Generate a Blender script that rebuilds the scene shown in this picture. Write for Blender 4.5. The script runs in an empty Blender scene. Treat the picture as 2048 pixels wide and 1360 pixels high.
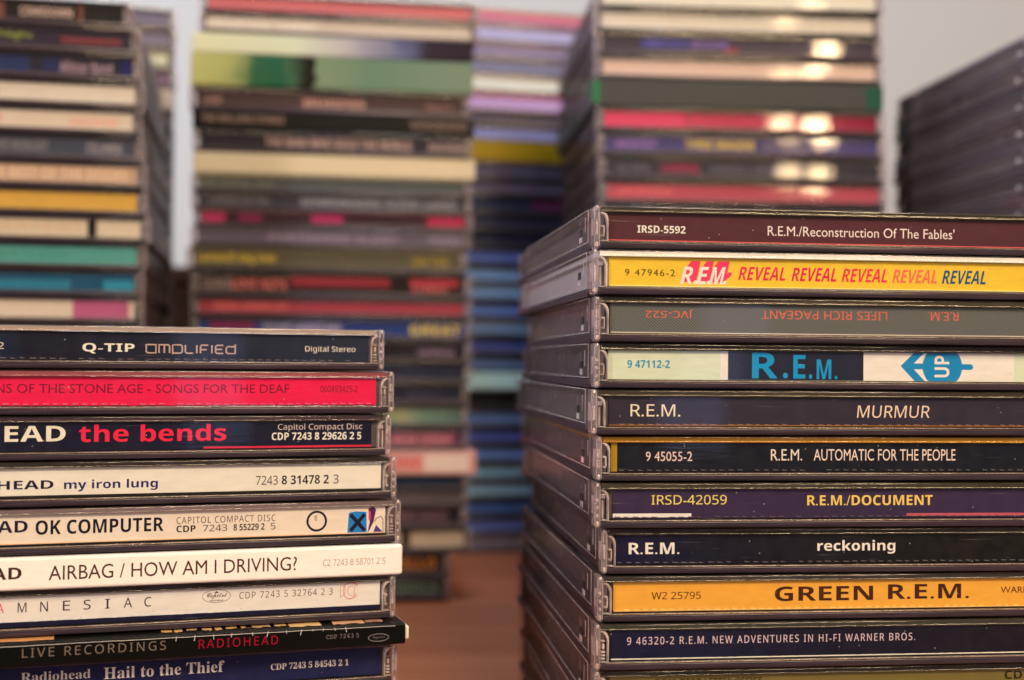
import bpy, bmesh, math, random
from mathutils import Matrix, Vector
random.seed(7)
sc = bpy.context.scene
COL = sc.collection
MM = 0.001

# ------------------------------------------------------------------ camera
cam = bpy.data.cameras.new("camera")
cam.lens = 46.4
cam.sensor_width = 36
cam.clip_start = 0.01
cam.clip_end = 50
cam.dof.use_dof = True
cam.dof.focus_distance = 0.297
cam.dof.aperture_fstop = 10.3
cam_ob = bpy.data.objects.new("camera", cam)
COL.objects.link(cam_ob)
cam_ob.matrix_world = (Matrix.Translation((0, 0, 0.110)) @ Matrix.Rotation(math.radians(90 + 0.87), 4, 'X')
                       @ Matrix.Rotation(math.radians(0.49), 4, 'Z'))
sc.camera = cam_ob

# ------------------------------------------------------------------ world, lamps, exposure
world = bpy.data.worlds.new("World")
sc.world = world
world.use_nodes = True
bg = world.node_tree.nodes["Background"]
bg.inputs[0].default_value = (0.62, 0.52, 0.50, 1)
bg.inputs[1].default_value = 0.065


def area(name, loc, aim, sx, sy, power, color):
    l = bpy.data.lights.new(name, 'AREA')
    l.shape = 'ELLIPSE' if 'bulb' in name else 'RECTANGLE'
    l.size, l.size_y, l.energy, l.color = sx, sy, power, color
    o = bpy.data.objects.new(name, l)
    COL.objects.link(o)
    o.location = loc
    o.rotation_euler = (Vector(aim) - Vector(loc)).to_track_quat('-Z', 'Y').to_euler()
    return o


area("ceiling_lamp", (0.42, -0.55, 0.86), (0, 0.38, 0.1), 0.60, 0.28, 17.8, (1.0, 0.74, 0.46))
for bx, bz, bp_ in ((0.562, 0.588, 0.045), (0.606, 0.532, 0.15), (0.552, 0.496, 0.04), (0.588, 0.492, 0.06),
                    (0.546, 0.430, 0.08), (0.594, 0.427, 0.17), (0.558, 0.364, 0.06), (0.600, 0.360, 0.09)):
    area("standing_lamp_bulb", (bx, -0.62, bz), (0.15, 0.55, 0.25), 0.032, 0.026, bp_, (1.0, 0.72, 0.42))
area("window_daylight", (-1.15, 0.80, 0.80), (0.4, 1.15, 0.2), 0.9, 0.8, 15.5, (0.72, 0.84, 1.0))
area("far_stack_fill", (0.01, 0.36, 0.80), (0.03, 0.75, 0.08), 0.25, 0.15, 3.4, (0.74, 0.85, 1.0))  # added cool lamp to brighten the far stack, no known source
area("edge_fill_strip", (-0.85, -1.0, 0.35), (0, 0.35, 0.1), 0.16, 1.1, 11.0, (1.0, 0.86, 0.84))  # added tall strip to light clear edges and left-facing sides
area("edge_fill_strip", (1.35, -0.35, 0.35), (0.1, 0.35, 0.1), 0.16, 1.1, 2.2, (1.0, 0.82, 0.68))  # added tall strip for glints on the clear edges
area("far_window", (0.80, -1.7, 0.10), (0, 0.4, 0.0), 0.12, 0.3, 0.06, (0.45, 0.55, 1.0))

sc.view_settings.view_transform = 'Standard'
sc.view_settings.look = 'None'
sc.view_settings.exposure = 0
sc.view_settings.gamma = 1
sc.cycles.max_bounces = 10
sc.cycles.diffuse_bounces = 3
sc.cycles.glossy_bounces = 3
sc.cycles.transmission_bounces = 6
sc.cycles.transparent_max_bounces = 24
sc.cycles.caustics_reflective = False
sc.cycles.caustics_refractive = False
sc.cycles.sample_clamp_indirect = 3.0
sc.cycles.use_denoising = True


# ------------------------------------------------------------------ colours and materials
def lin(c):
    c /= 255.0
    return c / 12.92 if c <= 0.04045 else ((c + 0.055) / 1.055) ** 2.4


def paper(rgb):            # printed ink seen under the warm lamp -> its own colour
    t = (1.02, 0.80, 0.53)
    return tuple(min(0.84, max(0.004, (lin(v) - 0.006) / t[i])) for i, v in enumerate(rgb))


MATS = {}


def new_mat(name):
    m = bpy.data.materials.new(name)
    m.use_nodes = True
    m.node_tree.nodes.clear()
    return m, m.node_tree.nodes, m.node_tree.links


def own_coords(n, l, tc):
    """Object coordinates shifted by a random amount for every object, so no two cases wear the same scuffs."""
    oi = n.new('ShaderNodeObjectInfo')
    ml = n.new('ShaderNodeMath')
    ml.operation = 'MULTIPLY'
    ml.inputs[1].default_value = 1.7
    cb = n.new('ShaderNodeCombineXYZ')
    ad = n.new('ShaderNodeVectorMath')
    ad.operation = 'ADD'
    l.new(oi.outputs['Random'], ml.inputs[0])
    l.new(ml.outputs[0], cb.inputs[0])
    l.new(ml.outputs[0], cb.inputs[2])
    l.new(tc.outputs['Object'], ad.inputs[0])
    l.new(cb.outputs[0], ad.inputs[1])
    return ad.outputs[0]


def ink(rgb, rough=0.5, fibre=0.06):
    key = ('ink', tuple(rgb), rough, fibre)
    if key in MATS:
        return MATS[key]
    m, n, l = new_mat("printed_paper")
    out = n.new('ShaderNodeOutputMaterial')
    p = n.new('ShaderNodeBsdfPrincipled')
    p.inputs['Roughness'].default_value = rough
    p.inputs['Specular IOR Level'].default_value = 0.14
    tc = n.new('ShaderNodeTexCoord')
    mp = n.new('ShaderNodeMapping')
    mp.inputs['Scale'].default_value = (260, 260, 900)
    nz = n.new('ShaderNodeTexNoise')
    nz.inputs['Scale'].default_value = 1.0
    nz.inputs['Detail'].default_value = 5
    mr = n.new('ShaderNodeMapRange')
    mr.inputs['To Min'].default_value = 1 - fibre * 2
    mr.inputs['To Max'].default_value = 1 + fibre * 2
    mx = n.new('ShaderNodeVectorMath')
    mx.operation = 'SCALE'
    mx.inputs[0].default_value = paper(rgb)
    l.new(own_coords(n, l, tc), mp.inputs[0])
    l.new(mp.outputs[0], nz.inputs['Vector'])
    l.new(nz.outputs[0], mr.inputs['Value'])
    l.new(mr.outputs[0], mx.inputs['Scale'])
    l.new(mx.outputs[0], p.inputs['Base Color'])
    l.new(p.outputs[0], out.inputs[0])
    MATS[key] = m
    return m


def gradient_ink(stops):
    key = ('grad', str(stops))
    if key in MATS:
        return MATS[key]
    m, n, l = new_mat("printed_gradient")
    out = n.new('ShaderNodeOutputMaterial')
    p = n.new('ShaderNodeBsdfPrincipled')
    p.inputs['Roughness'].default_value = 0.5
    p.inputs['Specular IOR Level'].default_value = 0.12
    tc = n.new('ShaderNodeTexCoord')
    sp = n.new('ShaderNodeSeparateXYZ')
    mr = n.new('ShaderNodeMapRange')
    mr.inputs['From Max'].default_value = 0.125
    cr = n.new('ShaderNodeValToRGB')
    e = cr.color_ramp.elements
    while len(e) > 1:
        e.remove(e[-1])
    for i, (pos, rgb) in enumerate(stops):
        el = e[0] if i == 0 else e.new(pos)
        el.position = pos
        el.color = (*paper(rgb), 1)
    nz = n.new('ShaderNodeTexNoise')
    nz.inputs['Scale'].default_value = 110
    ad = n.new('ShaderNodeMath')
    ad.operation = 'MULTIPLY_ADD'
    ad.inputs[1].default_value = 0.10
    l.new(tc.outputs['Object'], sp.inputs[0])
    l.new(tc.outputs['Object'], nz.inputs['Vector'])
    l.new(sp.outputs[0], mr.inputs['Value'])
    l.new(nz.outputs[0], ad.inputs[0])
    l.new(mr.outputs[0], ad.inputs[2])
    l.new(ad.outputs[0], cr.inputs[0])
    l.new(cr.outputs[0], p.inputs['Base Color'])
    l.new(p.outputs[0], out.inputs[0])
    MATS[key] = m
    return m


def twill_ink():
    if 'twill' in MATS:
        return MATS['twill']
    m, n, l = new_mat("woven_print")
    out = n.new('ShaderNodeOutputMaterial')
    p = n.new('ShaderNodeBsdfPrincipled')
    p.inputs['Roughness'].default_value = 0.5
    tc = n.new('ShaderNodeTexCoord')
    w = n.new('ShaderNodeTexWave')
    w.bands_direction = 'DIAGONAL'
    w.inputs['Scale'].default_value = 900
    w.inputs['Distortion'].default_value = 1.5
    mx = n.new('ShaderNodeMix')
    mx.data_type = 'RGBA'
    mx.inputs['A'].default_value = (*paper((64, 62, 56)), 1)
    mx.inputs['B'].default_value = (*paper((112, 106, 90)), 1)
    l.new(tc.outputs['Object'], w.inputs['Vector'])
    l.new(w.outputs[1], mx.inputs['Factor'])
    l.new(mx.outputs['Result'], p.inputs['Base Color'])
    l.new(p.outputs[0], out.inputs[0])
    MATS['twill'] = m
    return m


def clear_plastic(name, tint, haze, haze_col, rough, streak, specks=0.0, spec=1.0, graze=0.6):
    if name in MATS:
        return MATS[name]
    m, n, l = new_mat(name)
    out = n.new('ShaderNodeOutputMaterial')
    tr = n.new('ShaderNodeBsdfTransparent')
    tr.inputs[0].default_value = (*tint, 1)
    df = n.new('ShaderNodeBsdfDiffuse')
    df.inputs[0].default_value = (*haze_col, 1)
    gl = n.new('ShaderNodeBsdfGlossy')
    gl.inputs['Roughness'].default_value = rough
    gl.inputs['Color'].default_value = (spec, spec, spec, 1)
    # surface reflection the same from both sides of a thin sheet
    lw = n.new('ShaderNodeLayerWeight')
    lw.inputs[0].default_value = 0.5
    pw = n.new('ShaderNodeMath')
    pw.operation = 'POWER'
    pw.inputs[1].default_value = 5
    fr = n.new('ShaderNodeMath')
    fr.operation = 'MULTIPLY_ADD'
    fr.inputs[1].default_value = graze
    fr.inputs[2].default_value = 0.035
    l.new(lw.outputs['Facing'], pw.inputs[0])
    l.new(pw.outputs[0], fr.inputs[0])
    tc = n.new('ShaderNodeTexCoord')
    oc = own_coords(n, l, tc)
    mp = n.new('ShaderNodeMapping')
    mp.inputs['Scale'].default_value = (60, 60, 900)
    nz = n.new('ShaderNodeTexNoise')
    nz.inputs['Scale'].default_value = 1.0
    nz.inputs['Detail'].default_value = 3
    bp = n.new('ShaderNodeBump')
    bp.inputs['Strength'].default_value = streak
    bp.inputs['Distance'].default_value = 0.0002
    l.new(oc, mp.inputs[0])
    l.new(mp.outputs[0], nz.inputs['Vector'])
    l.new(nz.outputs[0], bp.inputs['Height'])
    l.new(bp.outputs[0], gl.inputs['Normal'])
    l.new(bp.outputs[0], lw.inputs['Normal'])
    # haze grows where the plastic is scuffed
    sc_n = n.new('ShaderNodeTexNoise')
    sc_n.inputs['Scale'].default_value = 320
    sc_n.inputs['Detail'].default_value = 6
    hz = n.new('ShaderNodeMapRange')
    hz.inputs['From Min'].default_value = 0.35
    hz.inputs['From Max'].default_value = 0.8
    hz.inputs['To Min'].default_value = haze * 0.6
    hz.inputs['To Max'].default_value = haze * 2.0
    l.new(oc, sc_n.inputs['Vector'])
    l.new(sc_n.outputs[0], hz.inputs['Value'])
    fac = hz.outputs[0]
    if specks:
        vo = n.new('ShaderNodeTexVoronoi')
        vo.inputs['Scale'].default_value = 1300
        vo.inputs['Randomness'].default_value = 1
        lt = n.new('ShaderNodeMath')
        lt.operation = 'LESS_THAN'
        lt.inputs[1].default_value = 0.16
        wn = n.new('ShaderNodeMath')
        wn.operation = 'GREATER_THAN'
        wn.inputs[1].default_value = 1 - specks
        mu = n.new('ShaderNodeMath')
        mu.operation = 'MULTIPLY'
        mxx = n.new('ShaderNodeMath')
        mxx.operation = 'MAXIMUM'
        geo = n.new('ShaderNodeSeparateColor')
        l.new(oc, vo.inputs['Vector'])
        l.new(vo.outputs['Distance'], lt.inputs[0])
        l.new(vo.outputs['Color'], geo.inputs[0])
        l.new(geo.outputs[0], wn.inputs[0])
        l.new(lt.outputs[0], mu.inputs[0])
        l.new(wn.outputs[0], mu.inputs[1])
        mul = n.new('ShaderNodeMath')
        mul.operation = 'MULTIPLY'
        mul.inputs[1].default_value = 0.55
        l.new(mu.outputs[0], mul.inputs[0])
        l.new(fac, mxx.inputs[0])
        l.new(mul.outputs[0], mxx.inputs[1])
        sm = n.new('ShaderNodeMapping')
        sm.inputs['Rotation'].default_value = (0, math.radians(9), 0)
        sm.inputs['Scale'].default_value = (70, 70, 3200)
        sn = n.new('ShaderNodeTexNoise')
        sn.inputs['Scale'].default_value = 1.0
        sn.inputs['Detail'].default_value = 2
        sr = n.new('ShaderNodeMapRange')
        sr.inputs['From Min'].default_value = 0.68
        sr.inputs['From Max'].default_value = 0.76
        sr.inputs['To Min'].default_value = 0.0
        sr.inputs['To Max'].default_value = 0.10
        sx = n.new('ShaderNodeMath')
        sx.operation = 'MAXIMUM'
        l.new(oc, sm.inputs[0])
        l.new(sm.outputs[0], sn.inputs['Vector'])
        l.new(sn.outputs[0], sr.inputs['Value'])
        l.new(mxx.outputs[0], sx.inputs[0])
        l.new(sr.outputs[0], sx.inputs[1])
        fac = sx.outputs[0]
    m1 = n.new('ShaderNodeMixShader')
    m2 = n.new('ShaderNodeMixShader')
    l.new(fac, m1.inputs[0])
    l.new(tr.outputs[0], m1.inputs[1])
    l.new(df.outputs[0], m1.inputs[2])
    l.new(fr.outputs[0], m2.inputs[0])
    l.new(m1.outputs[0], m2.inputs[1])
    l.new(gl.outputs[0], m2.inputs[2])
    l.new(m2.outputs[0], out.inputs[0])
    MATS[name] = m
    return m


def solid_plastic(name, rgb, rough=0.25, spec=0.5, streak=0.0):
    if name in MATS:
        return MATS[name]
    m, n, l = new_mat(name)
    out = n.new('ShaderNodeOutputMaterial')
    p = n.new('ShaderNodeBsdfPrincipled')
    p.inputs['Base Color'].default_value = (*rgb, 1)
    p.inputs['Roughness'].default_value = rough
    p.inputs['Specular IOR Level'].default_value = spec
    tc = n.new('ShaderNodeTexCoord')
    mp = n.new('ShaderNodeMapping')
    mp.inputs['Scale'].default_value = (50, 50, 2600)
    nz = n.new('ShaderNodeTexNoise')
    nz.inputs['Scale'].default_value = 1
    nz.inputs['Detail'].default_value = 4
    l.new(tc.outputs['Object'], mp.inputs[0])
    l.new(mp.outputs[0], nz.inputs['Vector'])
    if streak:
        mr = n.new('ShaderNodeMapRange')
        mr.inputs['From Min'].default_value = 0.3
        mr.inputs['From Max'].default_value = 0.7
        mr.inputs['To Min'].default_value = 1 - streak
        mr.inputs['To Max'].default_value = 1 + streak
        vm = n.new('ShaderNodeVectorMath')
        vm.operation = 'SCALE'
        vm.inputs[0].default_value = rgb
        l.new(nz.outputs[0], mr.inputs['Value'])
        l.new(mr.outputs[0], vm.inputs['Scale'])
        l.new(vm.outputs[0], p.inputs['Base Color'])
    bp = n.new('ShaderNodeBump')
    bp.inputs['Strength'].default_value = 0.3
    bp.inputs['Distance'].default_value = 0.0001
    l.new(nz.outputs[0], bp.inputs['Height'])
    l.new(bp.outputs[0], p.inputs['Normal'])
    l.new(p.outputs[0], out.inputs[0])
    MATS[name] = m
    return m


M_LID = clear_plastic("clear_lid_plastic", (0.985, 0.98, 0.975), 0.01, (0.75, 0.68, 0.66), 0.07, 0.015, spec=1.0)
M_SIDE = clear_plastic("scuffed_clear_plastic", (0.94, 0.91, 0.92), 0.06, (0.62, 0.47, 0.45), 0.14, 0.15, graze=0.05)
M_COVER = clear_plastic("clear_spine_plastic", (0.99, 0.985, 0.98), 0.004, (0.8, 0.74, 0.7), 0.035, 0.05, 0.016)
M_BASE = solid_plastic("shaded_clear_edge", (0.040, 0.029, 0.042), 0.18, 0.38, 0.5)  # dark interior and purple reflection put into the clear base's colour
M_BASE_SIDE = solid_plastic("shaded_side_edge", (0.062, 0.036, 0.046), 0.5, 0.25, 0.4)  # side of the base, its shade likewise put into the colour
M_RIDGE = clear_plastic("clear_ridge_plastic", (0.85, 0.82, 0.82), 0.16, (0.75, 0.62, 0.55), 0.12, 0.02, spec=1.2)


M_EAR = clear_plastic("moulded_clear_plastic", (0.90, 0.86, 0.88), 0.13, (0.80, 0.70, 0.70), 0.09, 0.2, graze=0.4, spec=1.5)
M_EDGE = clear_plastic("edge_scatter_plastic", (0.8, 0.76, 0.78), 0.46, (0.92, 0.82, 0.80), 0.08, 0.1, graze=0.5, spec=2.2)  # bright haze standing in for light scattered at clear edges


def glass_plastic():
    m, n, l = new_mat("thick_clear_plastic")
    out = n.new('ShaderNodeOutputMaterial')
    p = n.new('ShaderNodeBsdfPrincipled')
    p.inputs['Base Color'].default_value = (0.84, 0.76, 0.77, 1)
    p.inputs['Roughness'].default_value = 0.06
    p.inputs['IOR'].default_value = 1.5
    p.inputs['Transmission Weight'].default_value = 0.68
    tc = n.new('ShaderNodeTexCoord')
    nz = n.new('ShaderNodeTexNoise')
    nz.inputs['Scale'].default_value = 500
    bp = n.new('ShaderNodeBump')
    bp.inputs['Strength'].default_value = 0.15
    bp.inputs['Distance'].default_value = 0.0003
    l.new(tc.outputs['Object'], nz.inputs['Vector'])
    l.new(nz.outputs[0], bp.inputs['Height'])
    l.new(bp.outputs[0], p.inputs['Normal'])
    l.new(p.outputs[0], out.inputs[0])
    return m


M_GLASS = glass_plastic()
M_TRAY = solid_plastic("dark_tray_plastic", (0.030, 0.026, 0.030), 0.4)
M_TRAY_GREY = solid_plastic("grey_tray_plastic", (0.10, 0.085, 0.085), 0.4)
M_TRAY_WHITE = solid_plastic("white_tray_card", (0.62, 0.60, 0.58), 0.5)


# ------------------------------------------------------------------ mesh helpers (millimetres in, metres out)
def add_box(bm, x0, x1, y0, y1, z0, z1, bev=0.0, seg=1):
    vs = [bm.verts.new((x * MM, y * MM, z * MM)) for x in (x0, x1) for y in (y0, y1) for z in (z0, z1)]
    f = [(0, 1, 3, 2), (4, 6, 7, 5), (0, 4, 5, 1), (2, 3, 7, 6), (0, 2, 6, 4), (1, 5, 7, 3)]
    faces = [bm.faces.new([vs[i] for i in q]) for q in f]
    if bev:
        es = list({e for fc in faces for e in fc.edges})
        bmesh.ops.bevel(bm, geom=es, offset=bev * MM, segments=seg, profile=0.5, affect='EDGES')


def mesh_of(name, bm, mat, smooth=False):
    bmesh.ops.recalc_face_normals(bm, faces=bm.faces)
    me = bpy.data.meshes.new(name)
    bm.to_mesh(me)
    bm.free()
    me.materials.append(mat)
    if smooth:
        for p in me.polygons:
            p.use_smooth = True
    return me


def put(name, me, parent=None, loc=(0, 0, 0)):
    o = bpy.data.objects.new(name, me)
    COL.objects.link(o)
    if parent:
        o.parent = parent
    o.location = loc
    return o


def boxes(name, mat, specs, parent, bev=0.0, seg=1):
    bm = bmesh.new()
    for s in specs:
        add_box(bm, *s, bev, seg)
    return put(name, mesh_of(name, bm, mat), parent)


STYLES = {  # capitals, lower case, digits of a style
    'plain': (None, None, None), 'sans': (0x1D5A0, 0x1D5BA, 0x1D7E2), 'bold': (0x1D5D4, 0x1D5EE, 0x1D7EC),
    'mono': (0x1D670, 0x1D68A, 0x1D7F6), 'serif': (0x1D400, 0x1D41A, 0x1D7CE), 'script': (0x1D4D0, 0x1D4EA, None),
    'obl': (0x1D608, 0x1D622, None), 'boldobl': (0x1D63C, 0x1D656, None)}


def styled(s, style):
    a, b, d = STYLES[style]
    r = ''
    for c in s:
        if a and 'A' <= c <= 'Z':
            r += chr(a + ord(c) - 65)
        elif b and 'a' <= c <= 'z':
            r += chr(b + ord(c) - 97)
        elif d and c.isdigit():
            r += chr(d + ord(c) - 48)
        else:
            r += c
    return r


def lettering(parent, s, u0, u1, z0, z1, rgb, style='sans', y=1.86, turn=0, slope=0.0, off=0.0, space=1.0):
    """Printed words as flat ink that fills the box u0..u1, z0..z1 on the spine."""
    c = bpy.data.curves.new("lettering", 'FONT')
    c.body = styled(s, style)
    c.resolution_u = 3
    c.offset = off
    c.space_character = space
    t = bpy.data.objects.new("lettering", c)
    me = bpy.data.meshes.new_from_object(t)
    bpy.data.objects.remove(t)
    bpy.data.curves.remove(c)
    vs = [v.co.copy() for v in me.vertices]
    if not vs:
        return None
    if turn == 180:
        pts = [(-v.x, -v.y) for v in vs]
    elif turn == 90:
        pts = [(-v.y, v.x) for v in vs]
    else:
        pts = [(v.x, v.y) for v in vs]
    xa, xb = min(p[0] for p in pts), max(p[0] for p in pts)
    ya, yb = min(p[1] for p in pts), max(p[1] for p in pts)
    for v, (px, py) in zip(me.vertices, pts):
        fx = (px - xa) / (xb - xa)
        fy = (py - ya) / (yb - ya)
        x = u0 + (u1 - u0) * fx + slope * (fy - 0.5) * (z1 - z0)
        z = z0 + (z1 - z0) * fy
        v.co = (x * MM, y * MM, z * MM)
    me.materials.clear()
    me.materials.append(ink(rgb, 0.45, 0.02))
    return put("lettering", me, parent)


def shape(parent, name, pts, rgb, y=1.86, thick=0.03, rough=0.5):
    """A printed flat shape: outline points (u, z)."""
    bm = bmesh.new()
    a = [bm.verts.new((u * MM, y * MM, z * MM)) for u, z in pts]
    b = [bm.verts.new((u * MM, (y + thick) * MM, z * MM)) for u, z in pts]
    bm.faces.new(a)
    n = len(pts)
    for i in range(n):
        bm.faces.new((a[i], a[(i + 1) % n], b[(i + 1) % n], b[i]))
    return put(name, mesh_of(name, bm, ink(rgb, rough, 0.03)), parent)


def stroke(parent, name, pts, w, rgb, y=1.86, closed=False):
    """A printed line of width w through points (u, z)."""
    bm = bmesh.new()
    n = len(pts)
    L, Rr = [], []
    for i in range(n):
        p = pts[i]
        q0 = pts[(i - 1) % n] if (closed or i > 0) else p
        q1 = pts[(i + 1) % n] if (closed or i < n - 1) else p
        dx, dz = q1[0] - q0[0], q1[1] - q0[1]
        d = math.hypot(dx, dz) or 1
        nx, nz = -dz / d * w / 2, dx / d * w / 2
        L.append(bm.verts.new(((p[0] + nx) * MM, y * MM, (p[1] + nz) * MM)))
        Rr.append(bm.verts.new(((p[0] - nx) * MM, y * MM, (p[1] - nz) * MM)))
    for i in range(n if closed else n - 1):
        j = (i + 1) % n
        bm.faces.new((L[i], L[j], Rr[j], Rr[i]))
    return put(name, mesh_of(name, bm, ink(rgb, 0.5, 0.02)), parent)


def circle_pts(cu, cz, ru, rz, n=28, a0=0.0, a1=360.0):
    m = n if a1 - a0 >= 360 else n + 1
    return [(cu + ru * math.cos(math.radians(a0 + (a1 - a0) * i / n)),
             cz + rz * math.sin(math.radians(a0 + (a1 - a0) * i / n))) for i in range(m)]


# ------------------------------------------------------------------ shared jewel case pieces, 125 x 142 x 10.2 mm
def lid_mesh():
    bm = bmesh.new()
    add_box(bm, 1.35, 123.65, 0.0, 0.85, 8.72, 10.04, 0.30, 3)      # front rim
    add_box(bm, 1.35, 123.65, 0.9, 141.4, 9.84, 10.04, 0.08)        # top plate
    return mesh_of("lid", bm, M_LID, True)


def flange_mesh(left):
    bm = bmesh.new()
    def mx(a, b):
        return (a, b) if left else (125 - b, 125 - a)
    add_box(bm, *mx(0.1, 1.15), 5.3, 9.0, 0.9, 10.1, 0.2)
    add_box(bm, *mx(0.15, 1.05), 9.1, 118.0, 2.3, 10.1, 0.15)       # side wall of the lid
    add_box(bm, *mx(0.1, 1.15), 118.1, 141.6, 0.5, 10.1, 0.2)
    for yy in (1.4, 2.5, 3.6):                                      # grip ribs
        add_box(bm, *mx(-0.10, 0.0), yy, yy + 0.5, 3.2, 7.4, 0.04)
    add_box(bm, *mx(-0.12, 0.15), 17.0, 19.6, 6.2, 8.2, 0.08)       # moulded catch
    add_box(bm, *mx(-0.12, 0.15), 52.0, 54.0, 6.4, 8.0, 0.08)
    return mesh_of("side_flange", bm, M_SIDE)


def ear_mesh(left):
    bm = bmesh.new()
    def mx(a, b):
        return (a, b) if left else (125 - b, 125 - a)
    add_box(bm, *mx(0.0, 1.25), 0.0, 5.25, 0.25, 10.15, 0.5, 4)     # rounded ear at the front corner
    return mesh_of("corner_ear", bm, M_EAR, True)


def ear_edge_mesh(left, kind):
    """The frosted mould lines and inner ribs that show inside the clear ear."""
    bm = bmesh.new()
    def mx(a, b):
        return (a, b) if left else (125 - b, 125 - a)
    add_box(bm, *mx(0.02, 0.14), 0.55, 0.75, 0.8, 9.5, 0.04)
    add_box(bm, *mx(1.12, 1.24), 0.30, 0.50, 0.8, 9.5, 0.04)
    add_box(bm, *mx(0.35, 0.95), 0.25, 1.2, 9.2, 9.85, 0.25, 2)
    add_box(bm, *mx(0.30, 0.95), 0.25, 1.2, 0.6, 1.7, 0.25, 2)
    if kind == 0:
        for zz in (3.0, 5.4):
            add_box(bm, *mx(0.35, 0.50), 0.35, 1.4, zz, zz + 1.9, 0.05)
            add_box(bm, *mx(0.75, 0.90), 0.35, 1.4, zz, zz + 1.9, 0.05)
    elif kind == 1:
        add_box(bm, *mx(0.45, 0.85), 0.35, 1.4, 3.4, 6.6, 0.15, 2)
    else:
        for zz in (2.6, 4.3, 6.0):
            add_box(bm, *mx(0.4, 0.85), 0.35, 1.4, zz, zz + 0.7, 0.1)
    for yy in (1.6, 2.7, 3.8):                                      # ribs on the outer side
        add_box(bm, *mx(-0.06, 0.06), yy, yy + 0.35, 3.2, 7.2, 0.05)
    add_box(bm, *mx(0.06, 0.20), 9.05, 117.9, 2.28, 2.46, 0.04)      # pale strips standing in for light along the side wall's rim
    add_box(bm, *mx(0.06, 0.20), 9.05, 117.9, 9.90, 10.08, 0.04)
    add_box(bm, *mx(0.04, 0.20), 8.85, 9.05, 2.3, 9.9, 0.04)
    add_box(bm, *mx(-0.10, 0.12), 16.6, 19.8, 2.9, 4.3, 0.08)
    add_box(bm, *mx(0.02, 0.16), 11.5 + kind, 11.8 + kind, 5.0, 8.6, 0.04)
    return mesh_of("ribs_and_edge_glints", bm, M_EDGE)


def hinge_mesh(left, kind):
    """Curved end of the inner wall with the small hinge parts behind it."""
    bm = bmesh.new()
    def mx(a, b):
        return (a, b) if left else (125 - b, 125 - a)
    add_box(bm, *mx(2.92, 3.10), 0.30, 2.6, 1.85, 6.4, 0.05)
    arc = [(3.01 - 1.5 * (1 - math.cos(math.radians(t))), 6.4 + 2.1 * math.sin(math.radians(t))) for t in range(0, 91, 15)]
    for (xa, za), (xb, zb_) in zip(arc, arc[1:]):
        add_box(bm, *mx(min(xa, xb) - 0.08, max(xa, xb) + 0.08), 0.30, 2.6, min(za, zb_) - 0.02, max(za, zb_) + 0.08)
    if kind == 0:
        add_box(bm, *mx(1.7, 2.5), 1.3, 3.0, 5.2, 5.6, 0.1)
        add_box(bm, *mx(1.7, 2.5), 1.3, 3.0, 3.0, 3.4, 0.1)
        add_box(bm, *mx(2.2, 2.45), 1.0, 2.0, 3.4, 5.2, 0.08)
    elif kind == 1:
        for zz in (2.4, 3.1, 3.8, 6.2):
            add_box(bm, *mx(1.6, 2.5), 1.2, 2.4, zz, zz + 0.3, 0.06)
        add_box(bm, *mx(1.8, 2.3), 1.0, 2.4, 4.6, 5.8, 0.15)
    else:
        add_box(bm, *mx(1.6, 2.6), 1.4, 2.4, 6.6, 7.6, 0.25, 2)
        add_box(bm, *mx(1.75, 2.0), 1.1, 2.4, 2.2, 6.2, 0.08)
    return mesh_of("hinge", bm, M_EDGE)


def hinge_block_mesh(left):
    bm = bmesh.new()
    def mx(a, b):
        return (a, b) if left else (125 - b, 125 - a)
    add_box(bm, *mx(1.45, 2.75), 2.65, 4.5, 1.9, 8.4, 0.4, 2)
    add_box(bm, *mx(1.40, 2.9), 0.5, 2.6, 1.75, 2.1, 0.1)
    return mesh_of("hinge_block", bm, M_GLASS, True)


def catch_shade_mesh(left):
    bm = bmesh.new()
    def mx(a, b):
        return (a, b) if left else (125 - b, 125 - a)
    add_box(bm, *mx(-0.06, 0.14), 16.6, 19.8, 4.4, 6.1, 0.03)  # solid dark block standing in for the shade inside the slot
    return mesh_of("catch_shade", bm, M_TRAY)


def base_mesh():
    bm = bmesh.new()
    add_box(bm, 0.35, 124.65, 9.2, 141.3, 0.06, 1.95, 0.15)
    add_box(bm, 1.4, 123.6, 5.05, 9.15, 0.10, 1.62, 0.1)
    return mesh_of("base", bm, M_BASE_SIDE)


def lip_mesh():
    bm = bmesh.new()
    add_box(bm, 1.4, 123.6, 0.1, 5.0, 0.32, 1.62, 0.22, 3)
    return mesh_of("base_lip", bm, M_BASE, True)


def ridge_mesh():
    bm = bmesh.new()
    add_box(bm, 2.4, 122.6, 0.05, 0.9, 1.68, 2.0, 0.13, 3)  # slim ridge added to catch a bright line under the label
    return mesh_of("base_ridge", bm, M_RIDGE, True)


def cover_mesh():
    bm = bmesh.new()
    add_box(bm, 3.2, 121.8, 0.35, 0.62, 2.02, 8.66, 0.05)
    return mesh_of("spine_window", bm, M_COVER)


def tray_mesh(mat):
    bm = bmesh.new()
    add_box(bm, 2.9, 122.1, 2.35, 139.5, 2.0, 8.6, 0.2)
    add_box(bm, 1.5, 123.5, 124.0, 140.5, 8.65, 9.75, 0.1)
    add_box(bm, 1.5, 123.5, 139.6, 141.0, 2.0, 8.6, 0.1)
    return mesh_of("disc_tray", bm, mat)


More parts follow.
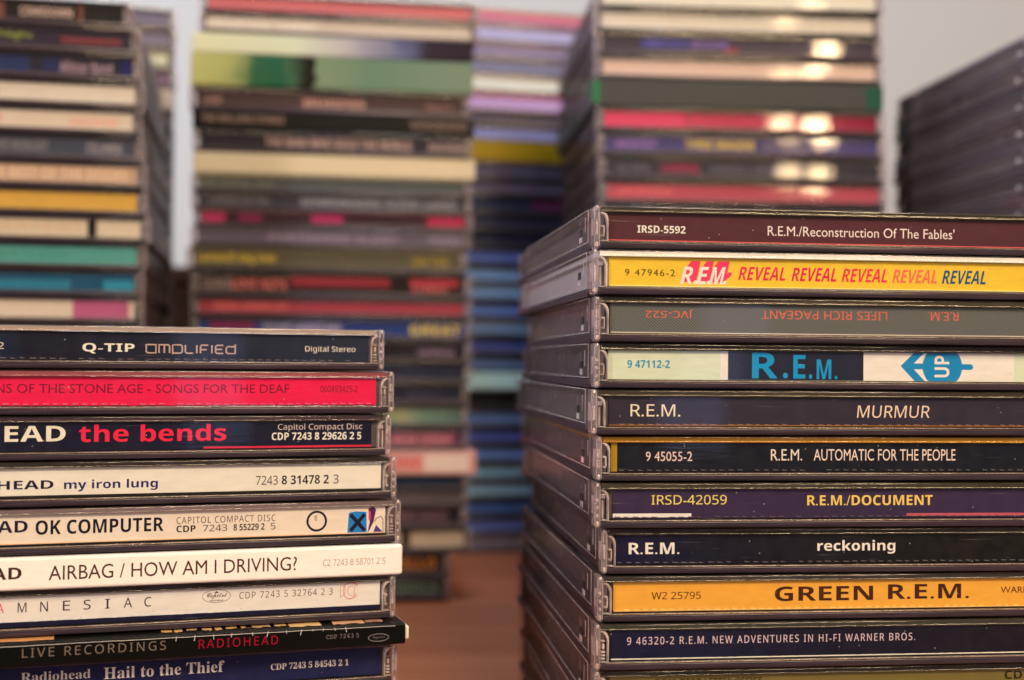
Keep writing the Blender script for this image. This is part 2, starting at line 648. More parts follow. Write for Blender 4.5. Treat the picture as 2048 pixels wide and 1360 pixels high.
SH = dict(lid=lid_mesh(), fl=flange_mesh(True), fr=flange_mesh(False), el=ear_mesh(True), er=ear_mesh(False), bl=hinge_block_mesh(True), br=hinge_block_mesh(False),
          cl=catch_shade_mesh(True), cr=catch_shade_mesh(False),
          base=base_mesh(), lip=lip_mesh(), ridge=ridge_mesh(), cover=cover_mesh(),
          tray=tray_mesh(M_TRAY), tray_grey=tray_mesh(M_TRAY_GREY), tray_white=tray_mesh(M_TRAY_WHITE))
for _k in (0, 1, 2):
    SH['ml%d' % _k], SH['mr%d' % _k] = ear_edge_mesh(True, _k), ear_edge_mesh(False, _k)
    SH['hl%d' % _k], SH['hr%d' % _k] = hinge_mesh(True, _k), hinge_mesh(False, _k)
BOOKLETS = {}


def booklet_mesh(rgb):
    k = str(rgb)
    if k not in BOOKLETS:
        bm = bmesh.new()
        add_box(bm, 1.7, 123.3, 0.95, 121.0, 8.68, 9.80, 0.05)
        BOOKLETS[k] = mesh_of("booklet", bm, gradient_ink(rgb) if isinstance(rgb, list) else ink(rgb, 0.35))
    return BOOKLETS[k]


def new_thing(name, label, cat, group, loc, yaw):
    e = bpy.data.objects.new(name, None)
    COL.objects.link(e)
    e.empty_display_size = 0.01
    e.location = loc
    e.rotation_euler = (0, 0, yaw)
    e['label'] = label
    e['category'] = cat
    if group:
        e['group'] = group
    return e


def jewel_case(c, label, group, loc, yaw, t, detail):
    root = new_thing("cd_case", label, "CD case", group, loc, yaw)
    root.scale = (1, 1, t / 10.2)
    put("lid", SH['lid'], root)
    k1, k2 = random.randrange(3), random.randrange(3)
    for s, sd in (('fl', 'l'), ('fr', 'r')):
        f = put("side_flange", SH[s], root)
        put("corner_ear", SH['e' + sd], f)
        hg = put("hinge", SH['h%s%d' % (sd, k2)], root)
        if detail:
            put("ribs_and_edge_glints", SH['m%s%d' % (sd, k1)], f)
            put("hinge_block", SH['b' + sd], hg)
        if detail:
            put("catch_shade", SH['cl' if s == 'fl' else 'cr'], f)
    b = put("base", SH['base'], root)
    put("base_lip", SH['lip'], b)
    put("base_ridge", SH['ridge'], b)
    put("spine_window", SH['cover'], root)
    put("disc_tray", SH[c.get('tray', 'tray')], root)
    put("booklet", booklet_mesh(c.get('book', (30, 26, 30))), root)
    u0, u1 = c.get('span', (3.6, 121.4))
    bm = bmesh.new()
    zb = c.get('zb', 2.15)
    add_box(bm, u0, u1, 1.90, 2.05, zb, 8.62)
    col = c['col']
    mat = twill_ink() if col == 'twill' else gradient_ink(col) if isinstance(col, list) else ink(col, 0.42)
    lab = put("spine_label", mesh_of("spine_label", bm, mat), root)
    if detail:
        if c.get('fold'):       # the bottom fold of the inlay card, caught light put into its colour
            bm = bmesh.new()
            add_box(bm, u0, u1, 1.55, 1.88, zb - 0.02, zb + 0.26, 0.08)
            put("label_fold", mesh_of("label_fold", bm, ink(c['fold'], 0.3)), lab)
        if c.get('perf'):       # torn perforation teeth along the bottom
            bm = bmesh.new()
            u = u0 + 0.6
            while u < u1 - 1.5:
                w = 0.95 + random.uniform(-.2, .2)
                dz = random.uniform(-.05, .05)
                if random.random() > 0.10:
                    add_box(bm, u, u + w, 1.60, 1.84, zb + 0.28 + dz, zb + 0.40 + dz)
                    add_box(bm, u - 0.10, u, 1.60, 1.84, zb + 0.28 + dz, zb + 0.55 + dz)
                u += 2.05 + random.uniform(-.05, .05)
            put("perforation", mesh_of("perforation", bm, ink(c['perf'], 0.4)), lab)
    for p in c.get('bands', []):
        bm = bmesh.new()
        add_box(bm, p[0], p[1], 1.872, 1.897, p[2], p[3])
        m = gradient_ink(p[4]) if isinstance(p[4], list) else ink(p[4], 0.42)
        put("colour_band", mesh_of("colour_band", bm, m), lab)
    for tx in c.get('text', []):
        kw = dict(tx[7]) if len(tx) > 7 else {}
        lettering(lab, tx[0], tx[1], tx[2], tx[3], tx[4], tx[5], tx[6] if len(tx) > 6 else 'sans', **kw)
    if 'extra' in c:
        c['extra'](lab)
    return root


def card_sleeve(c, label, group, loc, yaw, t, detail):
    root = new_thing("cd_sleeve", label, "CD sleeve", group, loc, yaw)
    bm = bmesh.new()
    add_box(bm, 0.0, 125.6, 0.0, 139.0, 0.08, t - 0.08, 0.7 if t > 6 else 0.45, 3)
    mat = gradient_ink(c['col']) if isinstance(c['col'], list) else ink(c['col'], 0.38)
    lab = put("card_cover", mesh_of("card_cover", bm, mat), root)
    for p in c.get('bands', []):
        bm = bmesh.new()
        add_box(bm, p[0], p[1], -0.022, -0.004, p[2], p[3])
        m = gradient_ink(p[4]) if isinstance(p[4], list) else ink(p[4], 0.42)
        put("colour_band", mesh_of("colour_band", bm, m), lab)
    for tx in c.get('text', []):
        kw = dict(tx[7]) if len(tx) > 7 else {}
        kw['y'] = -0.03
        lettering(lab, tx[0], tx[1], tx[2], tx[3], tx[4], tx[5], tx[6] if len(tx) > 6 else 'sans', **kw)
    if 'extra' in c:
        c['extra'](lab)
    return root


def build(c, label, group, loc, yaw, detail):
    t = c.get('t', 10.2)
    f = card_sleeve if c.get('kind') == 'sleeve' else jewel_case
    return f(c, label, group, loc, yaw, t, detail)


def stack(rows, corner, yaw, top, group, detail=False, pivot_right=False, hidden_label=None, filler=None, drop=0.0):
    """Rows are listed from the top down; cases that nothing shows fill the stack down to the table."""
    h = top
    n = 0
    while h > 5.0:
        if n < len(rows):
            c = rows[n]
            label = c['d']
        else:
            c = dict(filler)
            left = max(1, round(h / 10.2))
            c['t'] = h / left
            label = hidden_label
        t = c.get('t', 10.2)
        h -= t
        a = yaw + math.radians(c.get('yaw', 0.0))
        x, y = corner
        if pivot_right:
            w = 125.0
            rx, ry = x + c.get('dx', 0), y + c.get('dy', 0)
            x, y = rx - w * math.cos(a), ry - w * math.sin(a)
        else:
            x, y = x + c.get('dx', 0) * math.cos(a), y + c.get('dy', 0) + c.get('dx', 0) * math.sin(a)
        build(c, label, group if n < len(rows) else group, (x * MM, y * MM, max(h, 0.0) * MM), a, detail)
        n += 1


# ------------------------------------------------------------------ the setting: table, wall, floor
def wood(name, dark, light, scale, rough):
    m, n, l = new_mat(name)
    out = n.new('ShaderNodeOutputMaterial')
    p = n.new('ShaderNodeBsdfPrincipled')
    p.inputs['Roughness'].default_value = rough
    p.inputs['Specular IOR Level'].default_value = 0.35
    tc = n.new('ShaderNodeTexCoord')
    mp = n.new('ShaderNodeMapping')
    mp.inputs['Scale'].default_value = (1.2, 14, 14)
    nz = n.new('ShaderNodeTexNoise')
    nz.inputs['Scale'].default_value = scale
    nz.inputs['Detail'].default_value = 8
    nz.inputs['Distortion'].default_value = 1.2
    cr = n.new('ShaderNodeValToRGB')
    cr.color_ramp.elements[0].position = 0.3
    cr.color_ramp.elements[0].color = (*dark, 1)
    cr.color_ramp.elements[1].position = 0.75
    cr.color_ramp.elements[1].color = (*light, 1)
    bp = n.new('ShaderNodeBump')
    bp.inputs['Strength'].default_value = 0.15
    bp.inputs['Distance'].default_value = 0.0005
    l.new(tc.outputs['Object'], mp.inputs[0])
    l.new(mp.outputs[0], nz.inputs['Vector'])
    l.new(nz.outputs[0], cr.inputs[0])
    l.new(cr.outputs[0], p.inputs['Base Color'])
    l.new(nz.outputs[0], bp.inputs['Height'])
    l.new(bp.outputs[0], p.inputs['Normal'])
    l.new(p.outputs[0], out.inputs[0])
    return m


def plaster(name, rgb):
    m, n, l = new_mat(name)
    out = n.new('ShaderNodeOutputMaterial')
    p = n.new('ShaderNodeBsdfPrincipled')
    p.inputs['Roughness'].default_value = 0.85
    p.inputs['Base Color'].default_value = (*rgb, 1)
    tc = n.new('ShaderNodeTexCoord')
    nz = n.new('ShaderNodeTexNoise')
    nz.inputs['Scale'].default_value = 60
    nz.inputs['Detail'].default_value = 6
    bp = n.new('ShaderNodeBump')
    bp.inputs['Strength'].default_value = 0.1
    bp.inputs['Distance'].default_value = 0.002
    l.new(tc.outputs['Object'], nz.inputs['Vector'])
    l.new(nz.outputs[0], bp.inputs['Height'])
    l.new(bp.outputs[0], p.inputs['Normal'])
    l.new(p.outputs[0], out.inputs[0])
    return m


M_WOOD = wood("reddish_table_wood", (0.37, 0.112, 0.050), (0.54, 0.18, 0.088), 3.0, 0.42)
M_DARKWOOD = wood("dark_brown_wood", (0.030, 0.012, 0.006), (0.07, 0.028, 0.014), 3.0, 0.4)
M_WALL = plaster("pale_wall_plaster", (0.58, 0.61, 0.63))
M_FLOOR = plaster("dim_floor", (0.12, 0.10, 0.09))

tb = new_thing("table", "reddish brown wooden table carrying all the CD stacks", "table", None, (0, 0.3, -0.75), 0)
boxes("table_top", M_WOOD, [(-950, 950, -85, 820, 720, 750)], tb, 3.0, 2)
for lx in (-880, 820):
    for ly in (-60, 740):
        boxes("leg", M_WOOD, [(lx, lx + 60, ly, ly + 60, 0, 719)], tb, 2.0)

bm = bmesh.new()
add_box(bm, -3000, 3000, 1250, 1330, -752, 2000)
w = put("wall", mesh_of("wall", bm, M_WALL))
w['kind'] = 'structure'
bm = bmesh.new()
add_box(bm, -3000, 3000, -2500, 1249, -800, -751)
w = put("floor", mesh_of("floor", bm, M_FLOOR))
w['kind'] = 'structure'

bd = new_thing("wooden_box", "dark brown wooden box seen in the gap behind the two left rear stacks", "wooden box", None,
               (-0.40, 0.93, 0.0), 0)
boxes("box_body", M_DARKWOOD, [(0, 260, 0, 110, 0.1, 162)], bd, 2.0)
boxes("box_lid", M_DARKWOOD, [(-3, 263, -3, 113, 162.2, 174)], bd, 2.0)

# ------------------------------------------------------------------ right front stack
CREAM = (242, 214, 172)
TAN = (236, 200, 160)
GOLD = (232, 186, 84)
TEAL = (22, 128, 158)


def extra_reveal(lab):
    # red block shadow behind the white letters
    for (a, b) in ((20.9, 24.4), (24.4, 27.4), (27.0, 31.0)):
        shape(lab, "logo_shadow", [(a - .1, 3.3), (a + .5, 6.6), (a + 1.5, 8.0), (b + .15, 8.0), (b - .35, 5.6), (b - .9, 3.3)],
              (240, 58, 84), y=1.885)
    shape(lab, "logo_shadow", [(29.6, 3.3), (30.7, 4.2), (31.4, 4.7), (31.7, 5.5), (30.8, 5.6), (30.2, 4.6)],
          (240, 58, 84), y=1.88)


def extra_up(lab):
    pts = [p for p in circle_pts(80.35, 5.5, 4.7, 4.7, 60)]
    pts = [(u, min(8.60, max(2.2, z))) for u, z in pts]
    clean = []
    for p in pts:
        if not clean or math.hypot(p[0] - clean[-1][0], p[1] - clean[-1][1]) > 0.05:
            clean.append(p)
    shape(lab, "up_emblem", clean, TEAL, y=1.866, thick=0.004)
    shape(lab, "up_emblem", [(70.5, 5.6), (73.6, 8.58), (76.0, 8.58), (73.6, 6.2), (76.5, 6.2), (76.5, 4.9), (73.6, 4.9),
                             (76.2, 2.2), (73.8, 2.2)], TEAL, y=1.862, thick=0.003)
    shape(lab, "up_emblem", [(84.8, 4.85)] + circle_pts(87.0, 5.5, 0.65, 0.65, 10, -90, 90) + [(84.8, 6.15)],
          TEAL, y=1.860, thick=0.003)


WHITE_W = (246, 222, 184)
right_rows = [
    dict(tray='tray_grey', t=9.7, dy=0, dx=-.2, yaw=.4, d="topmost case of the right front stack, dark maroon spine with fine white lettering",
         col=(84, 42, 44), span=(3.05, 121.4), book=(46, 38, 24), fold=(228, 90, 78),
         text=[("IRSD-5592", 9.9, 20.8, 4.1, 5.85, (250, 226, 190), 'bold'),
               ("R.E.M./Reconstruction Of The Fables'", 39.6, 83.4, 4.0, 6.4, (244, 206, 176), 'plain')]),
    dict(t=10.2, dy=-0.8, dx=-.6, yaw=.1, d="case with bright yellow spine, one red word repeated, right front stack",
         col=(244, 184, 50), span=(3.9, 121.4), book=(255, 250, 222), tray='tray_white', fold=(255, 214, 120),
         extra=extra_reveal,
         text=[("9 47946-2", 7.5, 18.7, 4.5, 6.0, (70, 40, 20), 'plain', dict(space=1.2)),
               ("R", 20.4, 22.9, 2.85, 6.7, WHITE_W, 'bold', dict(slope=.24, y=1.862)),
               (".", 22.9, 23.8, 2.85, 3.7, WHITE_W, 'bold', dict(slope=.2, y=1.862)),
               ("E", 24.1, 26.0, 2.85, 6.7, WHITE_W, 'bold', dict(slope=.24, y=1.862)),
               (".", 25.9, 26.8, 2.85, 3.7, WHITE_W, 'bold', dict(slope=.2, y=1.862)),
               ("M", 27.0, 29.8, 2.85, 6.7, WHITE_W, 'bold', dict(slope=.24, y=1.862)),
               (".", 29.6, 30.4, 2.85, 3.7, WHITE_W, 'bold', dict(slope=.2, y=1.862)),
               ("REVEAL", 33.4, 44.1, 3.92, 6.9, (226, 46, 66), 'bold', dict(slope=.22)),
               ("REVEAL", 45.6, 55.9, 3.88, 6.9, (220, 36, 66), 'bold', dict(slope=.22)),
               ("REVEAL", 57.2, 67.7, 3.86, 6.88, (236, 52, 62), 'bold', dict(slope=.22)),
               ("REVEAL", 69.0, 79.4, 3.83, 6.86, (240, 104, 72), 'bold', dict(slope=.22)),
               ("REVEAL", 80.7, 91.0, 3.80, 6.84, (24, 84, 98), 'bold', dict(slope=.22))]),
    dict(tray='tray_grey', t=10.3, dy=0.3, dx=0, yaw=-.8, d="case with grey woven-look spine and upside-down orange lettering, right front stack",
         col='twill', span=(3.75, 121.4), book=(62, 52, 34), fold=(216, 188, 150),
         text=[("JVC-522", 11.6, 22.4, 5.6, 7.5, (226, 104, 68), 'sans', dict(turn=180)),
               ("LIFES RICH PAGEANT", 37.9, 66.8, 5.6, 7.5, (226, 104, 68), 'sans', dict(turn=180)),
               ("R.E.M.", 76.3, 83.5, 5.7, 7.6, (226, 104, 68), 'sans', dict(turn=180))]),
    dict(tray='tray', t=10.2, dy=0.9, dx=0, yaw=-.2, d="case with cream, navy and white spine and teal arrow emblem, right front stack",
         col=(216, 210, 160), span=(3.4, 121.4), book=(26, 22, 24), extra=extra_up,
         bands=[(28.8, 30.5, 2.2, 8.6, (238, 214, 190)), (30.5, 61.8, 2.2, 8.6, (38, 40, 50)),
                (61.8, 97.4, 2.2, 8.6, (240, 216, 178))],
         text=[("9 47112-2", 7.7, 17.3, 4.7, 6.45, (22, 132, 150), 'bold', {}),
               ("R", 36.0, 41.9, 2.6, 8.4, (20, 140, 170), 'bold', {}), (".", 43.1, 44.3, 2.6, 3.9, (20, 140, 170), 'bold'),
               ("E", 45.5, 48.3, 2.6, 7.9, (20, 140, 170), 'bold'), (".", 49.1, 49.9, 2.55, 3.6, (20, 140, 170), 'bold'),
               ("M", 50.9, 54.3, 2.5, 6.9, (20, 140, 170), 'bold'), (".", 55.1, 55.7, 2.5, 3.3, (20, 140, 170), 'bold'),
               ("UP", 78.5, 82.0, 3.1, 8.0, (240, 218, 182), 'bold', dict(turn=90, y=1.855))]),
    dict(tray='tray_grey', t=10.2, dy=-0.5, dx=-.6, yaw=.3, d="case with charcoal brown spine, large thin cream capitals, right front stack",
         col=(52, 44, 50), span=(4.1, 121.4), book=(56, 46, 32), fold=(150, 92, 40), perf=(170, 120, 90),
         text=[("R.E.M.", 9.0, 20.2, 4.2, 6.9, (246, 210, 160), 'sans'),
               ("MURMUR", 60.9, 77.9, 4.1, 6.85, (240, 196, 152), 'sans', dict(slope=.1))]),
    dict(tray='tray', t=10.2, dy=0.6, dx=.6, yaw=.2, d="case with amber edges round a black spine, condensed lettering, right front stack",
         col=(24, 28, 34), span=(5.0, 121.4), book=(196, 128, 14), perf=(120, 108, 92),
         bands=[(3.6, 4.95, 2.2, 8.6, (176, 128, 24))],
         text=[("9 45055-2", 11.4, 21.9, 4.5, 6.6, (236, 190, 160), 'plain'),
               ("R.E.M.", 39.9, 47.1, 4.6, 7.15, (246, 204, 166), 'plain'),
               ("AUTOMATIC FOR THE PEOPLE", 49.8, 83.1, 4.6, 7.2, (246, 200, 164), 'plain')]),
    dict(tray='tray_grey', t=10.2, dy=-0.4, dx=.3, yaw=-.1, d="case with plum spine, yellow lettering and short white stripe, right front stack",
         col=(58, 42, 60), span=(4.3, 121.4), book=(54, 48, 32), perf=(120, 90, 80),
         bands=[(4.3, 21.9, 2.4, 3.25, (250, 226, 186)), (71.4, 121.4, 2.5, 3.1, (196, 84, 84))],
         text=[("IRSD-42059", 12.9, 29.9, 5.2, 7.3, (242, 200, 96), 'sans'),
               ("R.E.M./DOCUMENT", 48.3, 77.5, 4.9, 7.2, (238, 190, 84), 'bold')]),
    dict(tray='tray', t=10.2, dy=1.0, dx=2.0, yaw=-.5, d="case with navy black spine and heavy white lower-case word, right front stack",
         col=[(0, (14, 22, 50)), (.3, (18, 20, 33)), (.6, (24, 20, 24)), (1, (24, 20, 22))], span=(3.35, 121.4),
         book=(12, 12, 16), perf=(120, 104, 96),
         text=[("R.E.M.", 6.3, 17.7, 4.3, 6.85, (250, 224, 194), 'bold'),
               ("reckoning", 49.2, 67.3, 4.1, 7.2, (248, 214, 186), 'bold')]),
    dict(tray='tray_grey', t=10.3, dy=0.1, dx=1.1, yaw=.3, d="case with orange spine and large brown capitals, right front stack",
         col=(242, 160, 54), span=(3.8, 121.4), book=(50, 44, 36), fold=(236, 170, 84), perf=(255, 214, 130),
         text=[("W2 25795", 12.4, 23.5, 4.7, 6.3, (84, 40, 18), 'sans'),
               ("GREEN", 40.4, 63.2, 3.95, 7.2, (72, 34, 16), 'bold', {}),
               ("R.E.M.", 66.7, 85.8, 4.1, 7.4, (72, 34, 16), 'bold', {}),
               ("WARNER BROS.", 93.4, 109.6, 5.2, 6.6, (84, 40, 18), 'plain')]),
    dict(tray='tray', t=10.4, dy=-0.7, dx=.5, yaw=.4, d="case with midnight blue spine, one long line of small capitals, right front stack",
         col=[(0, (24, 26, 50)), (.5, (25, 24, 36)), (1, (29, 23, 28))], span=(3.85, 121.4), book=(52, 50, 38),
         fold=(248, 220, 172), perf=(60, 50, 60),
         text=[("9 46320-2 R.E.M. NEW ADVENTURES IN HI-FI WARNER BROS.", 7.5, 73.5, 5.3, 6.95, (226, 186, 170), 'sans', dict(space=1.25))]),
    dict(tray='tray', t=10.4, dy=0.2, dx=.5, yaw=.4, d="case with olive spine cut by the lower photo edge, right front stack",
         col=(118, 98, 46), span=(3.75, 121.4), book=(20, 18, 22),
         text=[("R.E.M. DEAD LETTER OFFICE", 14.0, 38.2, 6.3, 7.9, (60, 44, 20), 'bold'),
               ("CD 70054", 95.1, 110, 6.3, 8.2, (40, 32, 16), 'bold')]),
]
stack(right_rows, (18.1, 288.5), math.radians(6.3), 144.2, "CD cases in the right front stack", detail=True,
      hidden_label="dark case below the photo edge at the foot of the right front stack",
      filler=dict(col=(40, 36, 44), dx=.3))

# ------------------------------------------------------------------ left front stack
INK = (52, 30, 36)


def extra_ok(lab):
    stroke(lab, "ring_mark", circle_pts(105.4, 5.5, 2.15, 2.15, 36), 0.52, (44, 26, 34), closed=True)
    shape(lab, "blue_square", [(112.6, 2.2), (112.9, 7.2), (114.5, 7.5), (117.1, 7.3), (117.2, 2.2)], (36, 122, 168), y=1.88)
    for d in (1, -1):
        stroke(lab, "cross_mark", [(115.0 - 1.7, 4.9 - d * 1.9), (115.0 + 1.7, 4.9 + d * 1.9)], 0.9, (26, 20, 42),
               y=1.87 - .003 * d)
    shape(lab, "drawing", [(117.3, 2.2), (117.9, 5.0), (117.5, 8.0), (118.6, 8.6), (119.4, 7.8), (118.8, 5.0), (118.0, 3.4)],
          (92, 34, 74), y=1.88)
    shape(lab, "drawing", [(117.6, 5.4), (117.6, 7.6), (118.1, 7.4), (118.2, 5.6)], (214, 66, 84), y=1.873)
    shape(lab, "drawing", [(118.6, 2.2), (119.4, 4.2), (120.9, 2.7), (121.0, 2.2)], (82, 58, 110), y=1.88)
    stroke(lab, "drawing", [(118.9, 5.0), (119.6, 5.8), (120.5, 6.2), (121.0, 5.6), (121.1, 2.3)], 0.16, (84, 44, 44), y=1.865)


def extra_amnesiac(lab):
    stroke(lab, "oval_mark", circle_pts(83.9, 6.75, 3.15, 1.42, 40), 0.09, (90, 60, 50), closed=True)
    lettering(lab, "Capitol", 81.7, 86.2, 6.1, 7.5, (50, 30, 30), 'script', off=.004, slope=.2)
    lettering(lab, "RECORDS", 82.4, 85.4, 5.62, 5.95, (90, 60, 50), 'bold')
    shape(lab, "oval_mark", [(83.3, 7.45), (84.5, 7.45), (84.0, 7.75), (83.9, 8.0), (83.8, 7.75)], (60, 40, 40))
    red = (222, 120, 96)
    stroke(lab, "crest_mark", [(112.2, 5.2), (112.2, 7.9), (113.0, 7.9), (113.4, 7.0), (113.2, 5.8), (112.2, 5.2)], .13, red)
    stroke(lab, "crest_mark", circle_pts(114.4, 6.6, 1.5, 1.9, 22, 60, 330), .14, red)
    stroke(lab, "crest_mark", circle_pts(114.9, 6.6, .95, 1.1, 18, 40, 320), .12, red)
    stroke(lab, "crest_mark", [(114.0, 8.3), (114.8, 8.7), (115.8, 8.2), (116.2, 7.6)], .25, (220, 84, 80))
    stroke(lab, "crest_mark", [(115.7, 7.4), (115.4, 6.2), (116.2, 5.4), (115.2, 4.9), (114.0, 4.8)], .13, red)


def extra_live(lab):
    # the art printed on the top of the sleeve, just behind its front edge
    def patch(x0, x1, y0, y1, rgb, z=4.955):
        bm = bmesh.new()
        n = 7
        lo = [(x0 + (x1 - x0) * i / n, y0 + random.uniform(0, 1.3)) for i in range(n + 1)]
        hi = [(x0 + (x1 - x0) * i / n, y1 - random.uniform(0, .9)) for i in range(n + 1)]
        vs = [bm.verts.new((a * MM, b * MM, z * MM)) for a, b in lo + hi[::-1]]
        bm.faces.new(vs)
        put("cover_art", mesh_of("cover_art", bm, ink(rgb, 0.4, 0.12)), lab)
    patch(27.0, 48.5, 1.6, 8.0, (226, 148, 84))
    x = 71.0
    while x < 89:
        w = random.uniform(1.2, 3.2)
        patch(x, x + w, 2.2 + random.uniform(0, 1.6), 6.8, (232, 170, 100))
        x += w + random.uniform(.3, 1.1)
    patch(89.5, 95, 3.0, 8, (214, 160, 104))
    patch(96, 98.6, 3.2, 8, (238, 178, 108))
    patch(99.2, 106.4, 1.8, 8.4, (240, 180, 106))
    patch(109.2, 116.5, 1.8, 8.6, (226, 164, 110))
    patch(116.9, 121.0, 2.4, 8.6, (190, 130, 96))
    pts = [(0.6 + i * 2.5, 4.42 + random.uniform(-.04, .04)) for i in range(50)]
    stroke(lab, "worn_edge", pts, 0.10, (212, 190, 160), y=-0.03)
    for x in (74, 78, 82, 86, 90.5, 94, 98, 101.5, 104, 106.5, 109, 111.5):
        stroke(lab, "worn_edge", [(x, 4.7), (x + random.uniform(-.3, .3), 4.7 - random.uniform(.5, 1.4))], .12, (214, 194, 168),
               y=-0.035)
    stroke(lab, "oval_mark", circle_pts(119.2, 1.9, 2.4, .85, 26), .08, (170, 150, 130), y=-0.03, closed=True)
    lettering(lab, "Capitol", 117.8, 120.7, 1.5, 2.3, (110, 94, 80), 'script', y=-0.03)
    bm = bmesh.new()
    add_box(bm, 125.62, 126.6, .7, 60, .9, 4.1, .45, 3)
    put("page_edges", mesh_of("page_edges", bm, ink((240, 212, 170))), lab)


def extra_amplified(lab):
    a, z0, z1 = 0.0, 3.95, 5.85
    r_ = 0.3
    glyphs = [(2.1, [[(0, .3), (0, 1), (.15, 1.0), (1, 1), (1, 0), (.15, 0), (0, .15), (0, .5)]]),
              (2.3, [[(0, 0), (0, 1), (.85, 1), (1, .85), (1, 0)], [(.5, 0), (.5, 1)]]),
              (2.1, [[(0, -.15), (0, 1), (.85, 1), (1, .85), (1, .15), (.85, 0), (0, 0)]]),
              (1.7, [[(0, 1), (0, .15), (.15, 0), (1, 0)]]),
              (0.3, [[(.5, 0), (.5, 1)]]),
              (1.7, [[(0, 0), (0, .85), (.15, 1), (1, 1)], [(0, .45), (.8, .45)]]),
              (0.3, [[(.5, 0), (.5, 1)]]),
              (1.7, [[(1, 1), (.15, 1), (0, .85), (0, .15), (.15, 0), (1, 0)], [(0, .5), (.85, .5)]]),
              (2.0, [[(1, 1.15), (1, 0), (.15, 0), (0, .15), (0, .7), (.15, .85), (1, .85)]])]
    u = 70.9
    for w_, lines in glyphs:
        for ln in lines:
            stroke(lab, "lettering", [(u + p * w_, z0 + q * (z1 - z0)) for p, q in ln], 0.36, (190, 150, 122), y=1.86)
        u += w_ + 0.68


